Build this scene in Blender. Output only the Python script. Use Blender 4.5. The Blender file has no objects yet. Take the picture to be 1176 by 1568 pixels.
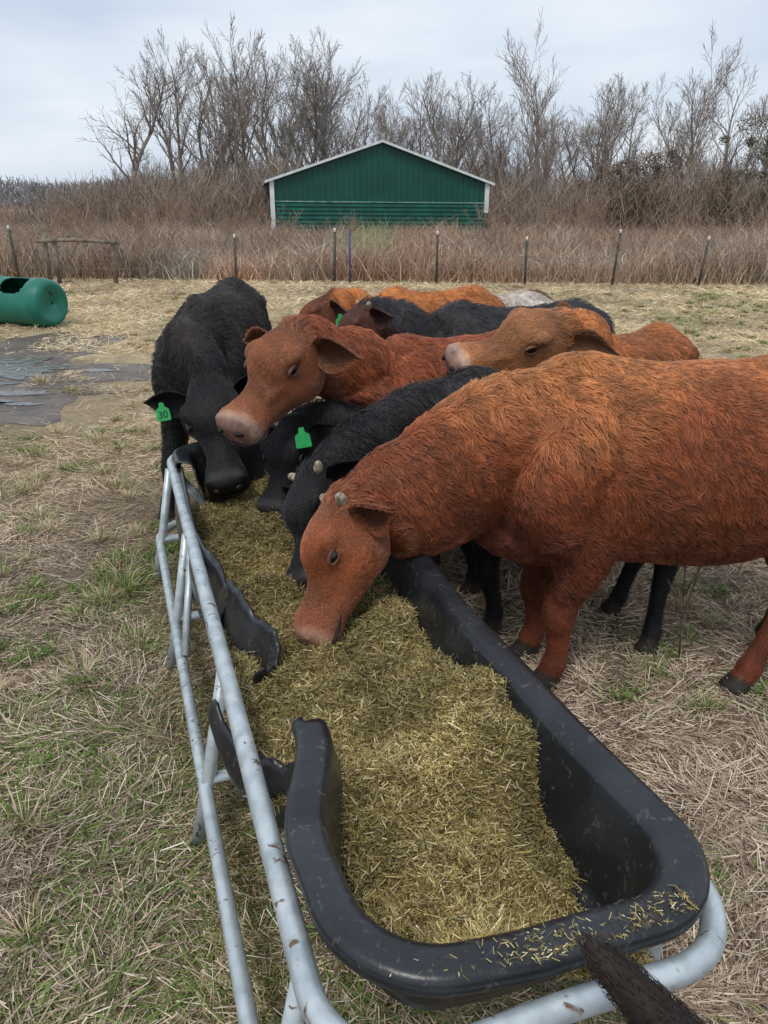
import bpy, math, random, numpy as np
from mathutils import Vector, Matrix, kdtree
random.seed(7); rng=np.random.default_rng(11)
scene=bpy.context.scene
V3=lambda *a: np.array(a,dtype=float)
def nrm(a):
    a=np.asarray(a,float); return a/np.maximum(np.linalg.norm(a,axis=-1,keepdims=True),1e-9)
# ---------------------------------------------------------------- noise
_G=rng.random((8,256,256))
def vn(x,y,s,k=0):
    x=np.asarray(x,float)*s+57.3; y=np.asarray(y,float)*s+91.7
    xi=np.floor(x).astype(int); yi=np.floor(y).astype(int); fx=x-xi; fy=y-yi
    fx=fx*fx*(3-2*fx); fy=fy*fy*(3-2*fy); g=_G[k]
    a=g[xi%256,yi%256]; b=g[(xi+1)%256,yi%256]; c=g[xi%256,(yi+1)%256]; d=g[(xi+1)%256,(yi+1)%256]
    return (a*(1-fx)+b*fx)*(1-fy)+(c*(1-fx)+d*fx)*fy
# ---------------------------------------------------------------- materials
def mat(name,col=(.5,.5,.5),rough=.6,metal=0,spec=.4,attr=None,noise=None,bump=None,col2=None,ramp=(.4,.6),distort=0,extra=None):
    m=bpy.data.materials.new(name); m.use_nodes=True; nt=m.node_tree; N=nt.nodes; L=nt.links
    b=N['Principled BSDF']; b.inputs['Roughness'].default_value=rough; b.inputs['Metallic'].default_value=metal
    b.inputs['Specular IOR Level'].default_value=spec
    b.inputs['Base Color'].default_value=(*col,1)
    tc=N.new('ShaderNodeTexCoord'); src=None
    if attr:
        a=N.new('ShaderNodeAttribute'); a.attribute_name=attr; src=a.outputs['Color']
    def nf(scale,lo,hi,dist=0):
        n=N.new('ShaderNodeTexNoise'); n.inputs['Scale'].default_value=scale; n.inputs['Detail'].default_value=7
        n.inputs['Distortion'].default_value=dist
        L.new(tc.outputs['Object'],n.inputs['Vector'])
        r=N.new('ShaderNodeMapRange'); r.inputs[1].default_value=lo; r.inputs[2].default_value=hi
        L.new(n.outputs['Fac'],r.inputs[0]); return r.outputs[0]
    if noise:
        mx=N.new('ShaderNodeMix'); mx.data_type='RGBA'; L.new(nf(noise,*ramp,distort),mx.inputs[0])
        if src:
            mm=N.new('ShaderNodeMix'); mm.data_type='RGBA'; mm.blend_type='MULTIPLY'; mm.inputs[0].default_value=1
            mx.inputs[6].default_value=(.65,.65,.65,1); mx.inputs[7].default_value=(1.15,1.15,1.15,1)
            L.new(src,mm.inputs[6]); L.new(mx.outputs[2],mm.inputs[7]); src=mm.outputs[2]
        else:
            mx.inputs[6].default_value=(*col,1); mx.inputs[7].default_value=(*(col2 or col),1); src=mx.outputs[2]
    if extra:
        mx=N.new('ShaderNodeMix'); mx.data_type='RGBA'; L.new(nf(extra[0],extra[1],extra[2],1.0),mx.inputs[0]); L.new(src,mx.inputs[6]); mx.inputs[7].default_value=(*extra[3],1); src=mx.outputs[2]
    if src: L.new(src,b.inputs['Base Color'])
    if bump:
        n2=N.new('ShaderNodeTexNoise'); n2.inputs['Scale'].default_value=bump[0]; n2.inputs['Detail'].default_value=6
        L.new(tc.outputs['Object'],n2.inputs['Vector'])
        bp=N.new('ShaderNodeBump'); bp.inputs['Strength'].default_value=bump[1]; bp.inputs['Distance'].default_value=bump[2]
        L.new(n2.outputs['Fac'],bp.inputs['Height']); L.new(bp.outputs[0],b.inputs['Normal'])
    return m
M_blade=mat('dry_blades',attr='col',rough=.75,spec=.2)
M_hay=mat('hay_straw',attr='col',rough=.6,spec=.3)
M_coat=mat('coat_skin',attr='col',rough=.65,spec=.3,noise=25,ramp=(.3,.7),bump=(120,.5,.006))
M_hair=mat('coat_hair',attr='col',rough=.36,spec=.5)
M_eye=mat('eye_gloss',(.008,.005,.004),rough=.08,spec=.6)
M_lid=mat('eyelid',(.05,.026,.018),rough=.6)
M_dark=mat('nostril_dark',(.015,.008,.007),rough=.6)
M_horn=mat('horn_bud',(.46,.39,.28),rough=.5,noise=60,col2=(.18,.14,.10))
M_tag=mat('ear_tag_green',(.02,.42,.10),rough=.4,noise=40,col2=(.03,.33,.09))
M_ink=mat('tag_ink',(.01,.02,.01),rough=.6)
M_plastic=mat('black_plastic',(.013,.015,.018),rough=.32,spec=.5,noise=7,col2=(.034,.038,.043),ramp=(.45,.75),bump=(60,.3,.003),extra=(46,.60,.80,(.13,.125,.11)))
M_metal=mat('galvanised_tube',(.40,.46,.48),rough=.42,metal=.4,noise=22,col2=(.58,.64,.66),ramp=(.35,.6),bump=(90,.25,.002),extra=(26,.62,.68,(.17,.11,.07)))
M_bark=mat('bark_grey',(.20,.165,.14),rough=.9,noise=2,col2=(.30,.26,.225))
M_bark2=mat('bark_pale',(.31,.26,.22),rough=.9,noise=2,col2=(.22,.17,.14))
M_shrub=mat('shrub_twig',(.26,.17,.12),rough=.9,noise=2,col2=(.36,.26,.19))
M_green=mat('barn_green',(.004,.068,.045),rough=.45,noise=1.2,col2=(.008,.095,.065),ramp=(.3,.7))
M_green2=mat('barn_green_light',(.012,.14,.10),rough=.5,noise=1.5,col2=(.008,.095,.068))
M_white=mat('trim_white',(.62,.66,.66),rough=.6,noise=3,col2=(.75,.77,.76))
M_roof=mat('roof_metal',(.20,.27,.25),rough=.5,noise=2,col2=(.28,.33,.31))
M_barrel=mat('barrel_green',(.008,.14,.10),rough=.42,noise=5,col2=(.02,.19,.14),ramp=(.3,.7))
M_barrin=mat('barrel_inside',(.01,.06,.045),rough=.6)
M_wood=mat('old_wood',(.13,.10,.08),rough=.9,noise=8,col2=(.24,.2,.16))
M_steelpost=mat('post_green_steel',(.05,.06,.05),rough=.7,noise=8,col2=(.12,.10,.08))
M_blue=mat('post_blue',(.05,.06,.22),rough=.6)
M_wire=mat('wire',(.22,.22,.22),rough=.5,metal=.6)
M_water=mat('puddle_water',(.10,.085,.07),rough=.10,spec=1.0,bump=(10,.5,.02))
M_mud=mat('mud',(.075,.058,.046),rough=.4,noise=3,col2=(.16,.125,.095),ramp=(.35,.65),bump=(9,.8,.05))
def ground_mat():
    m=bpy.data.materials.new('ground_soil_straw'); m.use_nodes=True; nt=m.node_tree; N=nt.nodes; L=nt.links
    b=N['Principled BSDF']; b.inputs['Roughness'].default_value=.95; b.inputs['Specular IOR Level'].default_value=.1
    tc=N.new('ShaderNodeTexCoord')
    def noise(s,d=8):
        n=N.new('ShaderNodeTexNoise'); n.inputs['Scale'].default_value=s; n.inputs['Detail'].default_value=d; n.inputs['Roughness'].default_value=.65
        L.new(tc.outputs['Object'],n.inputs['Vector']); return n.outputs['Fac']
    def rng_(f,a,b_,c=0,d=1):
        r=N.new('ShaderNodeMapRange'); r.inputs[1].default_value=a; r.inputs[2].default_value=b_; r.inputs[3].default_value=c; r.inputs[4].default_value=d
        L.new(f,r.inputs[0]); return r.outputs[0]
    def mix(f,a,c):
        x=N.new('ShaderNodeMix'); x.data_type='RGBA'; L.new(f,x.inputs[0])
        for s,v in ((6,a),(7,c)):
            if isinstance(v,tuple): x.inputs[s].default_value=(*v,1)
            else: L.new(v,x.inputs[s])
        return x.outputs[2]
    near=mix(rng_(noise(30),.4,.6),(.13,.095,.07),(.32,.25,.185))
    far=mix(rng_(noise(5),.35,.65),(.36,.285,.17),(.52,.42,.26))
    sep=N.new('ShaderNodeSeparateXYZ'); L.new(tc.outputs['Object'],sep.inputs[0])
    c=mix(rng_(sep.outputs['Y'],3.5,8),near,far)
    c=mix(rng_(noise(.45,5),.60,.70,0,.5),c,(.18,.18,.08))
    c=mix(rng_(noise(.9,5),.52,.66,0,.8),c,(.20,.15,.115))
    c=mix(rng_(sep.outputs['Y'],17,20),c,(.22,.155,.11))
    L.new(c,b.inputs['Base Color'])
    bp=N.new('ShaderNodeBump'); bp.inputs['Strength'].default_value=.8; bp.inputs['Distance'].default_value=.03
    L.new(noise(40),bp.inputs['Height']); L.new(bp.outputs[0],b.inputs['Normal'])
    return m
# ---------------------------------------------------------------- mesh helpers
def link(o,parent=None):
    scene.collection.objects.link(o)
    if parent is not None: o.parent=parent
    return o
def empty(name,loc=(0,0,0)):
    o=bpy.data.objects.new(name,None); o.empty_display_size=.2; link(o); return o
class MB:
    def __init__(s): s.v=[]; s.f=[]; s.n=0
    def add(s,v,f):
        s.v.append(np.asarray(v,float)); s.f+= [tuple(i+s.n for i in q) for q in f]; s.n+=len(v)
    def obj(s,name,m,parent=None,smooth=True):
        me=bpy.data.meshes.new(name); me.from_pydata(np.concatenate(s.v).tolist(),[],s.f); me.update()
        if smooth: me.polygons.foreach_set('use_smooth',[True]*len(me.polygons))
        o=bpy.data.objects.new(name,me)
        if m: me.materials.append(m)
        return link(o,parent)
def catmull(A,sub):
    A=np.asarray(A,float); n=len(A)
    E=np.vstack([2*A[0]-A[1],A,2*A[-1]-A[-2]]); out=[]
    for i in range(n-1):
        p0,p1,p2,p3=E[i],E[i+1],E[i+2],E[i+3]
        for j in range(sub):
            t=j/sub
            out.append(.5*((2*p1)+(-p0+p2)*t+(2*p0-5*p1+4*p2-p3)*t*t+(-p0+3*p1-3*p2+p3)*t**3))
    out.append(A[-1]); return np.array(out)
def tube(st,up=(0,0,1),seg=14,sub=4,minr=.0005,closed=False,sq=1.0):
    A=np.array([[*s[0],s[1],s[2] if len(s)>2 else s[1]] for s in st],float)
    if sub>1: A=catmull(A,sub)
    P=A[:,:3]; A[:,3:]=np.maximum(A[:,3:],minr)
    if closed: T=nrm(np.roll(P,-1,0)-np.roll(P,1,0))
    else: T=nrm(np.gradient(P,axis=0))
    up=np.asarray(up,float); S=nrm(np.cross(T,up)); U=nrm(np.cross(S,T))
    a=np.linspace(0,2*np.pi,seg,endpoint=False); ca,sa=np.cos(a),np.sin(a)
    if sq!=1: ca=np.sign(ca)*np.abs(ca)**sq; sa=np.sign(sa)*np.abs(sa)**sq
    R=P[:,None,:]+S[:,None,:]*(A[:,3,None]*ca)[:,:,None]+U[:,None,:]*(A[:,4,None]*sa)[:,:,None]
    n=len(P); v=R.reshape(-1,3); f=[]
    rings=n if closed else n-1
    for i in range(rings):
        k=(i+1)%n
        for j in range(seg):
            j2=(j+1)%seg; f.append((i*seg+j,i*seg+j2,k*seg+j2,k*seg+j))
    if not closed:
        v=np.vstack([v,P[0],P[-1]]); c0=n*seg; c1=c0+1
        for j in range(seg):
            j2=(j+1)%seg; f.append((c0,j2,j)); f.append((c1,(n-1)*seg+j,(n-1)*seg+j2))
    return v,f
def rod(mb,p,q,r,seg=8): mb.add(*tube([(p,r),(q,r)],up=(.31,.2,.93) if abs(np.dot(nrm(np.subtract(q,p)),(0,0,1)))<.9 else (1,.1,0),seg=seg,sub=1))
def box(mb,x0,x1,y0,y1,z0,z1,T=lambda p:p):
    v=np.array([T((x,y,z)) for z in (z0,z1) for y in (y0,y1) for x in (x0,x1)])
    mb.add(v,[(0,2,3,1),(4,5,7,6),(0,1,5,4),(2,6,7,3),(0,4,6,2),(1,3,7,5)])
def sphere(name,loc,sc,m,parent,axes=None,seg=20):
    mb=MB(); a=np.linspace(0,2*np.pi,seg,endpoint=False); v=[]; f=[]
    K=10
    for i in range(K+1):
        th=math.pi*i/K
        for t in a: v.append((math.sin(th)*math.cos(t),math.sin(th)*math.sin(t),math.cos(th)))
    for i in range(K):
        for j in range(seg): f.append((i*seg+j,(i+1)*seg+j,(i+1)*seg+(j+1)%seg,i*seg+(j+1)%seg))
    v=np.array(v)*np.array(sc)
    if axes is not None: v=v@np.array(axes)
    mb.add(v+np.array(loc),f); return mb.obj(name,m,parent)
def rawmesh(name,verts,loops,starts,col,m,parent=None):
    me=bpy.data.meshes.new(name); me.vertices.add(len(verts)); me.vertices.foreach_set('co',verts.astype(np.float32).ravel())
    me.loops.add(len(loops)); me.loops.foreach_set('vertex_index',loops.astype(np.int32).ravel())
    me.polygons.add(len(starts)); me.polygons.foreach_set('loop_start',starts.astype(np.int32))
    me.update(calc_edges=True)
    if col is not None:
        at=me.attributes.new('col','FLOAT_COLOR','POINT'); c=np.ones((len(verts),4),np.float32); c[:,:3]=col; at.data.foreach_set('color',c.ravel())
    if m: me.materials.append(m)
    o=bpy.data.objects.new(name,me); return link(o,parent)
def blades(name,pos,d,L,W,col,m,parent=None,bend=None,leaf=False,basemul=None):
    n=len(pos); d=nrm(d); L=np.broadcast_to(L,(n,))[:,None]; W=np.broadcast_to(W,(n,))[:,None]
    s=nrm(np.cross(d,rng.normal(size=(n,3))))
    if bend is None:
        v=np.stack([pos-s*W/2,pos+s*W/2,pos+d*L+s*W*.4,pos+d*L-s*W*.4],1).reshape(-1,3)
        if leaf:
            v=np.stack([pos,pos+d*L*.5+s*W/2,pos+d*L,pos+d*L*.5-s*W/2],1).reshape(-1,3)
        lo=np.arange(4*n); st=np.arange(n)*4; c=np.repeat(col,4,0)
    else:
        mid=pos+d*L*.55; tip=pos+d*L*.9+bend*L
        v=np.stack([pos-s*W/2,pos+s*W/2,mid+s*W*.4,mid-s*W*.4,tip],1).reshape(-1,3)
        b=np.arange(n)[:,None]*5; lo=np.hstack([b,b+1,b+2,b+3,b+3,b+2,b+4]).ravel()
        st=np.stack([np.arange(n)*7,np.arange(n)*7+4],1).ravel(); c=np.repeat(col,5,0)
        if basemul is not None: c=c.reshape(n,5,3).copy(); c[:,:2]*=np.array(basemul); c=c.reshape(-1,3)
    return rawmesh(name,v,lo,st,np.clip(c,0,1),m,parent)
def pal(n,cols,w=None,jit=.15):
    cols=np.array(cols); i=rng.choice(len(cols),n,p=w); return cols[i]*(1+rng.normal(size=(n,1))*jit).clip(.4,1.7)
# ---------------------------------------------------------------- world, sun, camera
w=bpy.data.worlds.new('World'); scene.world=w; w.use_nodes=True; nt=w.node_tree; N=nt.nodes; L=nt.links
bg=N['Background']; bg.inputs[1].default_value=.1
sky=N.new('ShaderNodeTexSky'); sky.sky_type='NISHITA'; sky.sun_disc=False; sky.sun_elevation=math.radians(55); sky.sun_rotation=math.radians(200)
tc=N.new('ShaderNodeTexCoord'); mp=N.new('ShaderNodeMapping'); mp.inputs['Scale'].default_value=(1,1,4)
nz=N.new('ShaderNodeTexNoise'); nz.inputs['Scale'].default_value=2.2; nz.inputs['Detail'].default_value=5; nz.inputs['Roughness'].default_value=.5
L.new(tc.outputs['Generated'],mp.inputs[0]); L.new(mp.outputs[0],nz.inputs['Vector'])
rp=N.new('ShaderNodeValToRGB'); rp.color_ramp.elements[0].position=.32; rp.color_ramp.elements[0].color=(.48,.57,.71,1)
rp.color_ramp.elements[1].position=.66; rp.color_ramp.elements[1].color=(.76,.81,.87,1); L.new(nz.outputs['Fac'],rp.inputs[0])
sc=N.new('ShaderNodeVectorMath'); sc.operation='SCALE'; sc.inputs['Scale'].default_value=11.8; L.new(rp.outputs[0],sc.inputs[0])
mx=N.new('ShaderNodeMix'); mx.data_type='RGBA'; mx.inputs[0].default_value=.9
L.new(sky.outputs[0],mx.inputs[6]); L.new(sc.outputs[0],mx.inputs[7]); L.new(mx.outputs[2],bg.inputs[0])
sd=bpy.data.lights.new('sun','SUN'); sd.energy=1.5; sd.angle=math.radians(16); sd.color=(1,.96,.90)
so=bpy.data.objects.new('sun',sd); link(so); so.rotation_euler=(math.radians(30),math.radians(-12),0)
cd=bpy.data.cameras.new('camera'); cd.sensor_fit='VERTICAL'; cd.sensor_height=36; cd.lens=26; cd.clip_start=.05; cd.clip_end=2000
cam=bpy.data.objects.new('camera',cd); link(cam); scene.camera=cam
cam.matrix_world=Matrix.Translation((0,0,1.65))@Matrix.Rotation(math.radians(90-22.7),4,'X')@Matrix.Rotation(math.radians(.5),4,'Z')
scene.view_settings.view_transform='Standard'; scene.view_settings.look='None'; scene.view_settings.exposure=0
# ---------------------------------------------------------------- ground
mb=MB(); mb.add([(-500,-60,0),(500,-60,0),(500,900,0),(-500,900,0)],[(0,1,2,3)]); mb.obj('ground',ground_mat(),smooth=False)
def inmud(x,y):
    e=((x+4.5)/2.0)**2+((y-7.4)/2.1)**2+ (vn(x,y,1.6,2)-.5)*1.6
    return e<.95
def blob(name,cx,cy,rx,ry,z,m,k,sub=None):
    a=np.linspace(0,2*np.pi,90,endpoint=False); rr=1+(vn(np.cos(a)*1.3+k,np.sin(a)*1.3,1.7,3)-.5)*.8+(vn(np.cos(a)*1.3+k,np.sin(a)*1.3,6,4)-.5)*.45
    v=np.stack([cx+rx*rr*np.cos(a),cy+ry*rr*np.sin(a),np.full(90,z)],1); mb=MB(); mb.add(np.vstack([v,[cx,cy,z]]),[(90,i,(i+1)%90) for i in range(90)])
    return mb.obj(name,m,smooth=False)
blob('mud_patch',-4.6,7.3,2.1,2.2,.004,M_mud,0)
for i,(cx,cy,rx,ry) in enumerate([(-4.2,7.75,.78,.52),(-3.4,6.7,.40,.12),(-3.75,6.35,.35,.10),(-3.2,6.3,.2,.06),(-3.0,7.7,.2,.07),(-3.9,7.05,.3,.08)]): blob('puddle',cx,cy,rx,ry,.009,M_water,i*3)
n=340000
y=np.exp(rng.uniform(math.log(.55),math.log(17.5),n)); x=rng.uniform(-1,1,n)*(.62*y+.9)
bare=vn(x,y,.9,6)*.55+vn(x,y,3,7)*.45
k=(~inmud(x,y)|(rng.random(n)<.08))&((rng.random(n)>np.clip((bare-.56)*6,0,.85))|(y>9)); x=x[k];y=y[k]; n=len(x)
ang=vn(x,y,3.5,0)*9+rng.normal(size=n)*1.0
tilt=np.abs(rng.normal(size=n))*.25
d=np.stack([np.cos(ang),np.sin(ang),tilt],1); Ls=(rng.uniform(.02,.09,n))*(1+.05*y); Ws=rng.uniform(.0014,.0036,n)*np.maximum(1,y/4.0)
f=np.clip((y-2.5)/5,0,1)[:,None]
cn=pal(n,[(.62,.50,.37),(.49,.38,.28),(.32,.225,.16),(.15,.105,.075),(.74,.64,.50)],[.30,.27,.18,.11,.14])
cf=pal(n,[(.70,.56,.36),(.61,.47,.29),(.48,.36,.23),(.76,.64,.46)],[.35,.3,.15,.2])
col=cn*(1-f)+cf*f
dk=vn(x,y,1.1,1)*.7+vn(x,y,4,2)*.3
col*=np.clip(.52+dk*1.0,.45,1.25)[:,None]
gm=(vn(x,y,.55,4)*.5+vn(x,y,2.2,5)*.5); g=(gm>.63)&(rng.random(n)<.38); g|=(rng.random(n)<.01)
col[g]=pal(g.sum(),[(.17,.25,.06),(.24,.31,.09),(.13,.20,.05)])
blades('dry_grass',np.stack([x,y,rng.random(n)*.012],1),d,Ls,Ws,col,M_blade)
cx=[];cy=[];cs=[];cg=[]
for (a,b,s,gr) in [(-1.21,3.04,1.1,.6),(-1.12,2.32,1.0,.2),(-1.02,1.6,1.2,.35),(-.98,2.54,.9,.45),(-2.12,5.25,1.0,.1),(-1.93,3.8,.8,.3),(-1.3,3.3,.7,.6),(1.02,2.35,.7,.8),(1.15,2.15,.6,.7),(1.3,1.9,.7,.5),(-1.35,3.15,.6,.6),(1.25,2.6,.6,.6),(-2.9,5.0,.8,.2),(-2.2,4.4,.8,.4),(1.5,1.5,.7,.6),(-1.5,2.1,.8,.3),(-.85,1.25,.7,.35),(-1.15,2.95,.8,.8),(-1.08,3.12,.7,.8),(-1.9,3.6,.6,.7),(-2.3,3.5,.5,.6),(1.1,2.5,.6,.8),(-1.25,2.85,.7,.8),(-1.6,3.0,.6,.7)]:
    cx.append(a);cy.append(b);cs.append(s);cg.append(gr)
for i in range(420):
    b=math.exp(random.uniform(math.log(2.2),math.log(17))); a=random.uniform(-1,1)*(.62*b+.5)
    if inmud(a,b) or (abs(a)<1.2 and b<3.8): continue
    cx.append(a);cy.append(b);cs.append(random.uniform(.4,.95));cg.append(random.choice([0,.05,.15,.4]))
for i in range(60):
    b=random.uniform(8,14); a=random.uniform(.38,.6)*b; cx.append(a);cy.append(b);cs.append(.5);cg.append(.6)
cx=np.array(cx);cy=np.array(cy);cs=np.array(cs);cg=np.array(cg)
K=150; n=len(cx)*K; X=np.repeat(cx,K);Y=np.repeat(cy,K);S=np.repeat(cs,K);G=np.repeat(cg,K)
a=rng.uniform(0,2*np.pi,n); r=np.abs(rng.normal(size=n))*.06*S
tl=rng.uniform(.1,1.1,n); d=np.stack([np.cos(a)*tl,np.sin(a)*tl,np.ones(n)],1)
bend=np.stack([np.cos(a)*.25,np.sin(a)*.25,-.15*np.ones(n)],1)
col=pal(n,[(.63,.51,.34),(.51,.39,.24),(.70,.60,.43)]); g=rng.random(n)<G; col[g]=pal(g.sum(),[(.14,.26,.04),(.24,.34,.08),(.11,.19,.03)])
blades('grass_tufts',np.stack([X+np.cos(a)*r,Y+np.sin(a)*r,np.zeros(n)],1),d,rng.uniform(.04,.15,n)*S,.003*np.maximum(1,Y/4.5),col,M_blade,bend=bend)
n=12000; ci=rng.integers(0,64,n); wc=np.stack([rng.uniform(-1,1,64),rng.uniform(0,1,64)],1); wy=1.2+4.5*wc[:,1]; wx=np.where(wc[:,0]<0,-.9-.35*wy*np.abs(wc[:,0]),.75+.35*wy*wc[:,0])
a=rng.uniform(0,6.28,n); r=np.abs(rng.normal(size=n))*.075; d=np.stack([np.cos(a),np.sin(a),rng.uniform(.2,1.2,n)],1)
blades('green_ground_weeds',np.stack([wx[ci]+np.cos(a)*r,wy[ci]+np.sin(a)*r,rng.uniform(.004,.025,n)],1),d,rng.uniform(.008,.022,n),.009,pal(n,[(.10,.20,.035),(.15,.26,.05),(.20,.27,.08)]),M_blade,leaf=True)
# tall weeds behind the fence
C=9500; cy=17.5+(rng.random(C)**1.7)*24; cx=rng.uniform(-1,1,C)*(.62*cy+3); K=17; n=C*K
X=np.repeat(cx,K)+rng.normal(size=n)*.16; Y=np.repeat(cy,K)+rng.normal(size=n)*.16
pt=vn(cx,cy,.35,6)*.5+vn(cx,cy,1.3,2)*.5
hh=np.repeat(rng.uniform(.35,1.15,C)*(.24+1.15*pt),K)*rng.uniform(.45,1.35,n)
d=np.stack([rng.normal(size=n)*.38,rng.normal(size=n)*.3,np.ones(n)],1)
tone=np.repeat(vn(cx,cy,.4,7)*.5+rng.random(C)*.5,K)[:,None]; hue=np.repeat(vn(cx,cy,.7,5),K)[:,None]
col=pal(n,[(.36,.25,.19),(.47,.36,.26),(.25,.165,.13),(.57,.46,.34)],[.35,.3,.2,.15],.25)*(.55+.9*tone)
col=col*(1+(hue-.5)*np.array([.1,-.25,-.4]))
gx=np.repeat((np.abs(cx+.8)<.9)&(cy>22),K); col[gx]=col[gx]*np.array([.95,1.2,.9])
blades('tall_dry_weeds',np.stack([X,Y,np.zeros(n)],1),d,hh,rng.uniform(.007,.020,n),col,M_blade,bend=np.stack([rng.normal(size=n)*.25,rng.normal(size=n)*.14,-.04*np.ones(n)],1),basemul=(1.15,1.15,1.05))
def scrub(name,n,y0,y1,hfun,xr,cols,Lr,W,sp=.55):
    Y=rng.uniform(y0,y1,n); X=rng.uniform(xr[0],xr[1],n); H=hfun(X,Y); Z=H*rng.random(n)**.9
    d=np.stack([rng.normal(size=n)*sp,rng.normal(size=n)*.4,np.ones(n)],1)
    blades(name,np.stack([X,Y,Z],1),d,rng.uniform(*Lr,n),W*rng.uniform(.5,1.3,n),pal(n,cols,None,.25),M_blade)
SC=[(.27,.205,.165),(.36,.29,.24),(.20,.14,.11),(.29,.25,.17),(.32,.21,.15)]
scrub('scrub_thicket',42000,44,54,lambda X,Y:(.4+3.4*vn(X,Y,.6,1)**1.3)*np.clip((X+19.5)/4,.1,1),(-22,38),SC,(.4,1.4),.026)
scrub('distant_treeline',46000,75,100,lambda X,Y:1.2+5.0*vn(X,Y*.2,.26,2)*np.clip((X+30)/8,.1,1),(-34,75),[(.27,.235,.215),(.33,.29,.265),(.23,.195,.175)],(1,2.6),.045)
scrub('far_woods',34000,150,170,lambda X,Y:2.2+3.4*vn(X,Y*.2,.14,3),(-130,130),[(.22,.215,.22),(.27,.265,.265)],(.8,1.8),.14)
# ---------------------------------------------------------------- trees
def tree_mesh(name,seed,H,r0,kids,spread,m,wob=.12,upb=.1,start=.25,fork=False,rmin=.010):
    R=random.Random(seed)
    vs=[];fs=[];cnt=[0]
    def addtube(pts,rad,seg):
        P=np.array(pts); T=nrm(np.gradient(P,axis=0)); ref=np.array((.3,.9,.2)); S=nrm(np.cross(T,ref)); U=np.cross(S,T)
        a=np.linspace(0,2*np.pi,seg,endpoint=False); r=np.array(rad)[:,None]
        Rr=P[:,None]+S[:,None]*(r*np.cos(a))[:,:,None]+U[:,None]*(r*np.sin(a))[:,:,None]
        vs.append(Rr.reshape(-1,3)); b=cnt[0]
        for i in range(len(P)-1):
            for j in range(seg): fs.append((b+i*seg+j,b+i*seg+(j+1)%seg,b+(i+1)*seg+(j+1)%seg,b+(i+1)*seg+j))
        cnt[0]+=len(P)*seg
    def grow(p,d,Ln,r,dep):
        ns=(9,6,4,3)[dep]; pts=[p];rad=[r];ds=[d]
        for i in range(ns):
            d=nrm(d+np.array([R.gauss(0,wob) for _ in range(3)])+np.array((0,0,upb if dep else .04)))
            p=p+d*Ln/ns; pts.append(p); rad.append(max(r*(1-.8*(i+1)/ns),rmin)); ds.append(d)
        addtube(pts,rad,(6,4,3,3)[dep])
        if dep==3: return
        for c in range(kids[dep]):
            t=start+(1-start)*(c+R.random())/kids[dep] if dep==0 else .2+.8*(c+R.random())/kids[dep]
            t=min(t,.98); i=min(int(t*ns),ns-1); q=pts[i]+(pts[i+1]-pts[i])*(t*ns-i)
            perp=nrm(np.cross(ds[i],np.array([R.gauss(0,1) for _ in range(3)])))
            an=spread*R.uniform(.6,1.3); dd=nrm(ds[i]*math.cos(an)+perp*math.sin(an))
            grow(q,dd,Ln*(R.uniform(.28,.46) if dep==0 else R.uniform(.35,.6))*(1.15-.5*t),max(rad[i]*.55,rmin*1.2),dep+1)
    if fork:
        for q in range(fork): 
            a=R.uniform(0,6.28); sp_=.22 if fork<4 else R.uniform(.2,.6); grow(np.zeros(3),nrm(np.array((math.cos(a)*sp_,math.sin(a)*sp_,1))),H*R.uniform(.7,1),r0*.75,0)
    else: grow(np.zeros(3),np.array((0,0,1.)),H,r0,0)
    me=bpy.data.meshes.new(name); me.from_pydata(np.concatenate(vs).tolist(),[],fs); me.materials.append(m); return me
TM=[tree_mesh('t0',1,10,.18,(14,7,5),.62,M_bark),tree_mesh('t1',2,10,.16,(12,7,5),.5,M_bark,fork=2),tree_mesh('t2',3,10,.21,(15,7,5),.78,M_bark,wob=.17),
    tree_mesh('t3',4,10,.14,(14,6,4),.5,M_bark2,wob=.1,fork=3),tree_mesh('t4',5,10,.11,(22,7,4),.62,M_bark2,wob=.05,start=.2,upb=.13),tree_mesh('t5',9,10,.18,(16,7,5),.7,M_bark,wob=.14,start=.35),
    tree_mesh('s0',21,10,.10,(6,4,2),.5,M_shrub,wob=.14,start=.2,fork=6,rmin=.02),tree_mesh('s1',22,10,.09,(7,4,2),.6,M_shrub,wob=.16,start=.2,fork=5,rmin=.02)]
def tree(t,X,Y,H,rot,lean=(0,0),nm='bare_tree'):
    if nm=='bare_tree': H*=.95
    o=bpy.data.objects.new(nm,TM[t]); link(o); s=H/10; o.scale=(s,s,s); o.location=(X,Y,-.05); o.rotation_euler=(lean[0],lean[1],rot)
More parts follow.
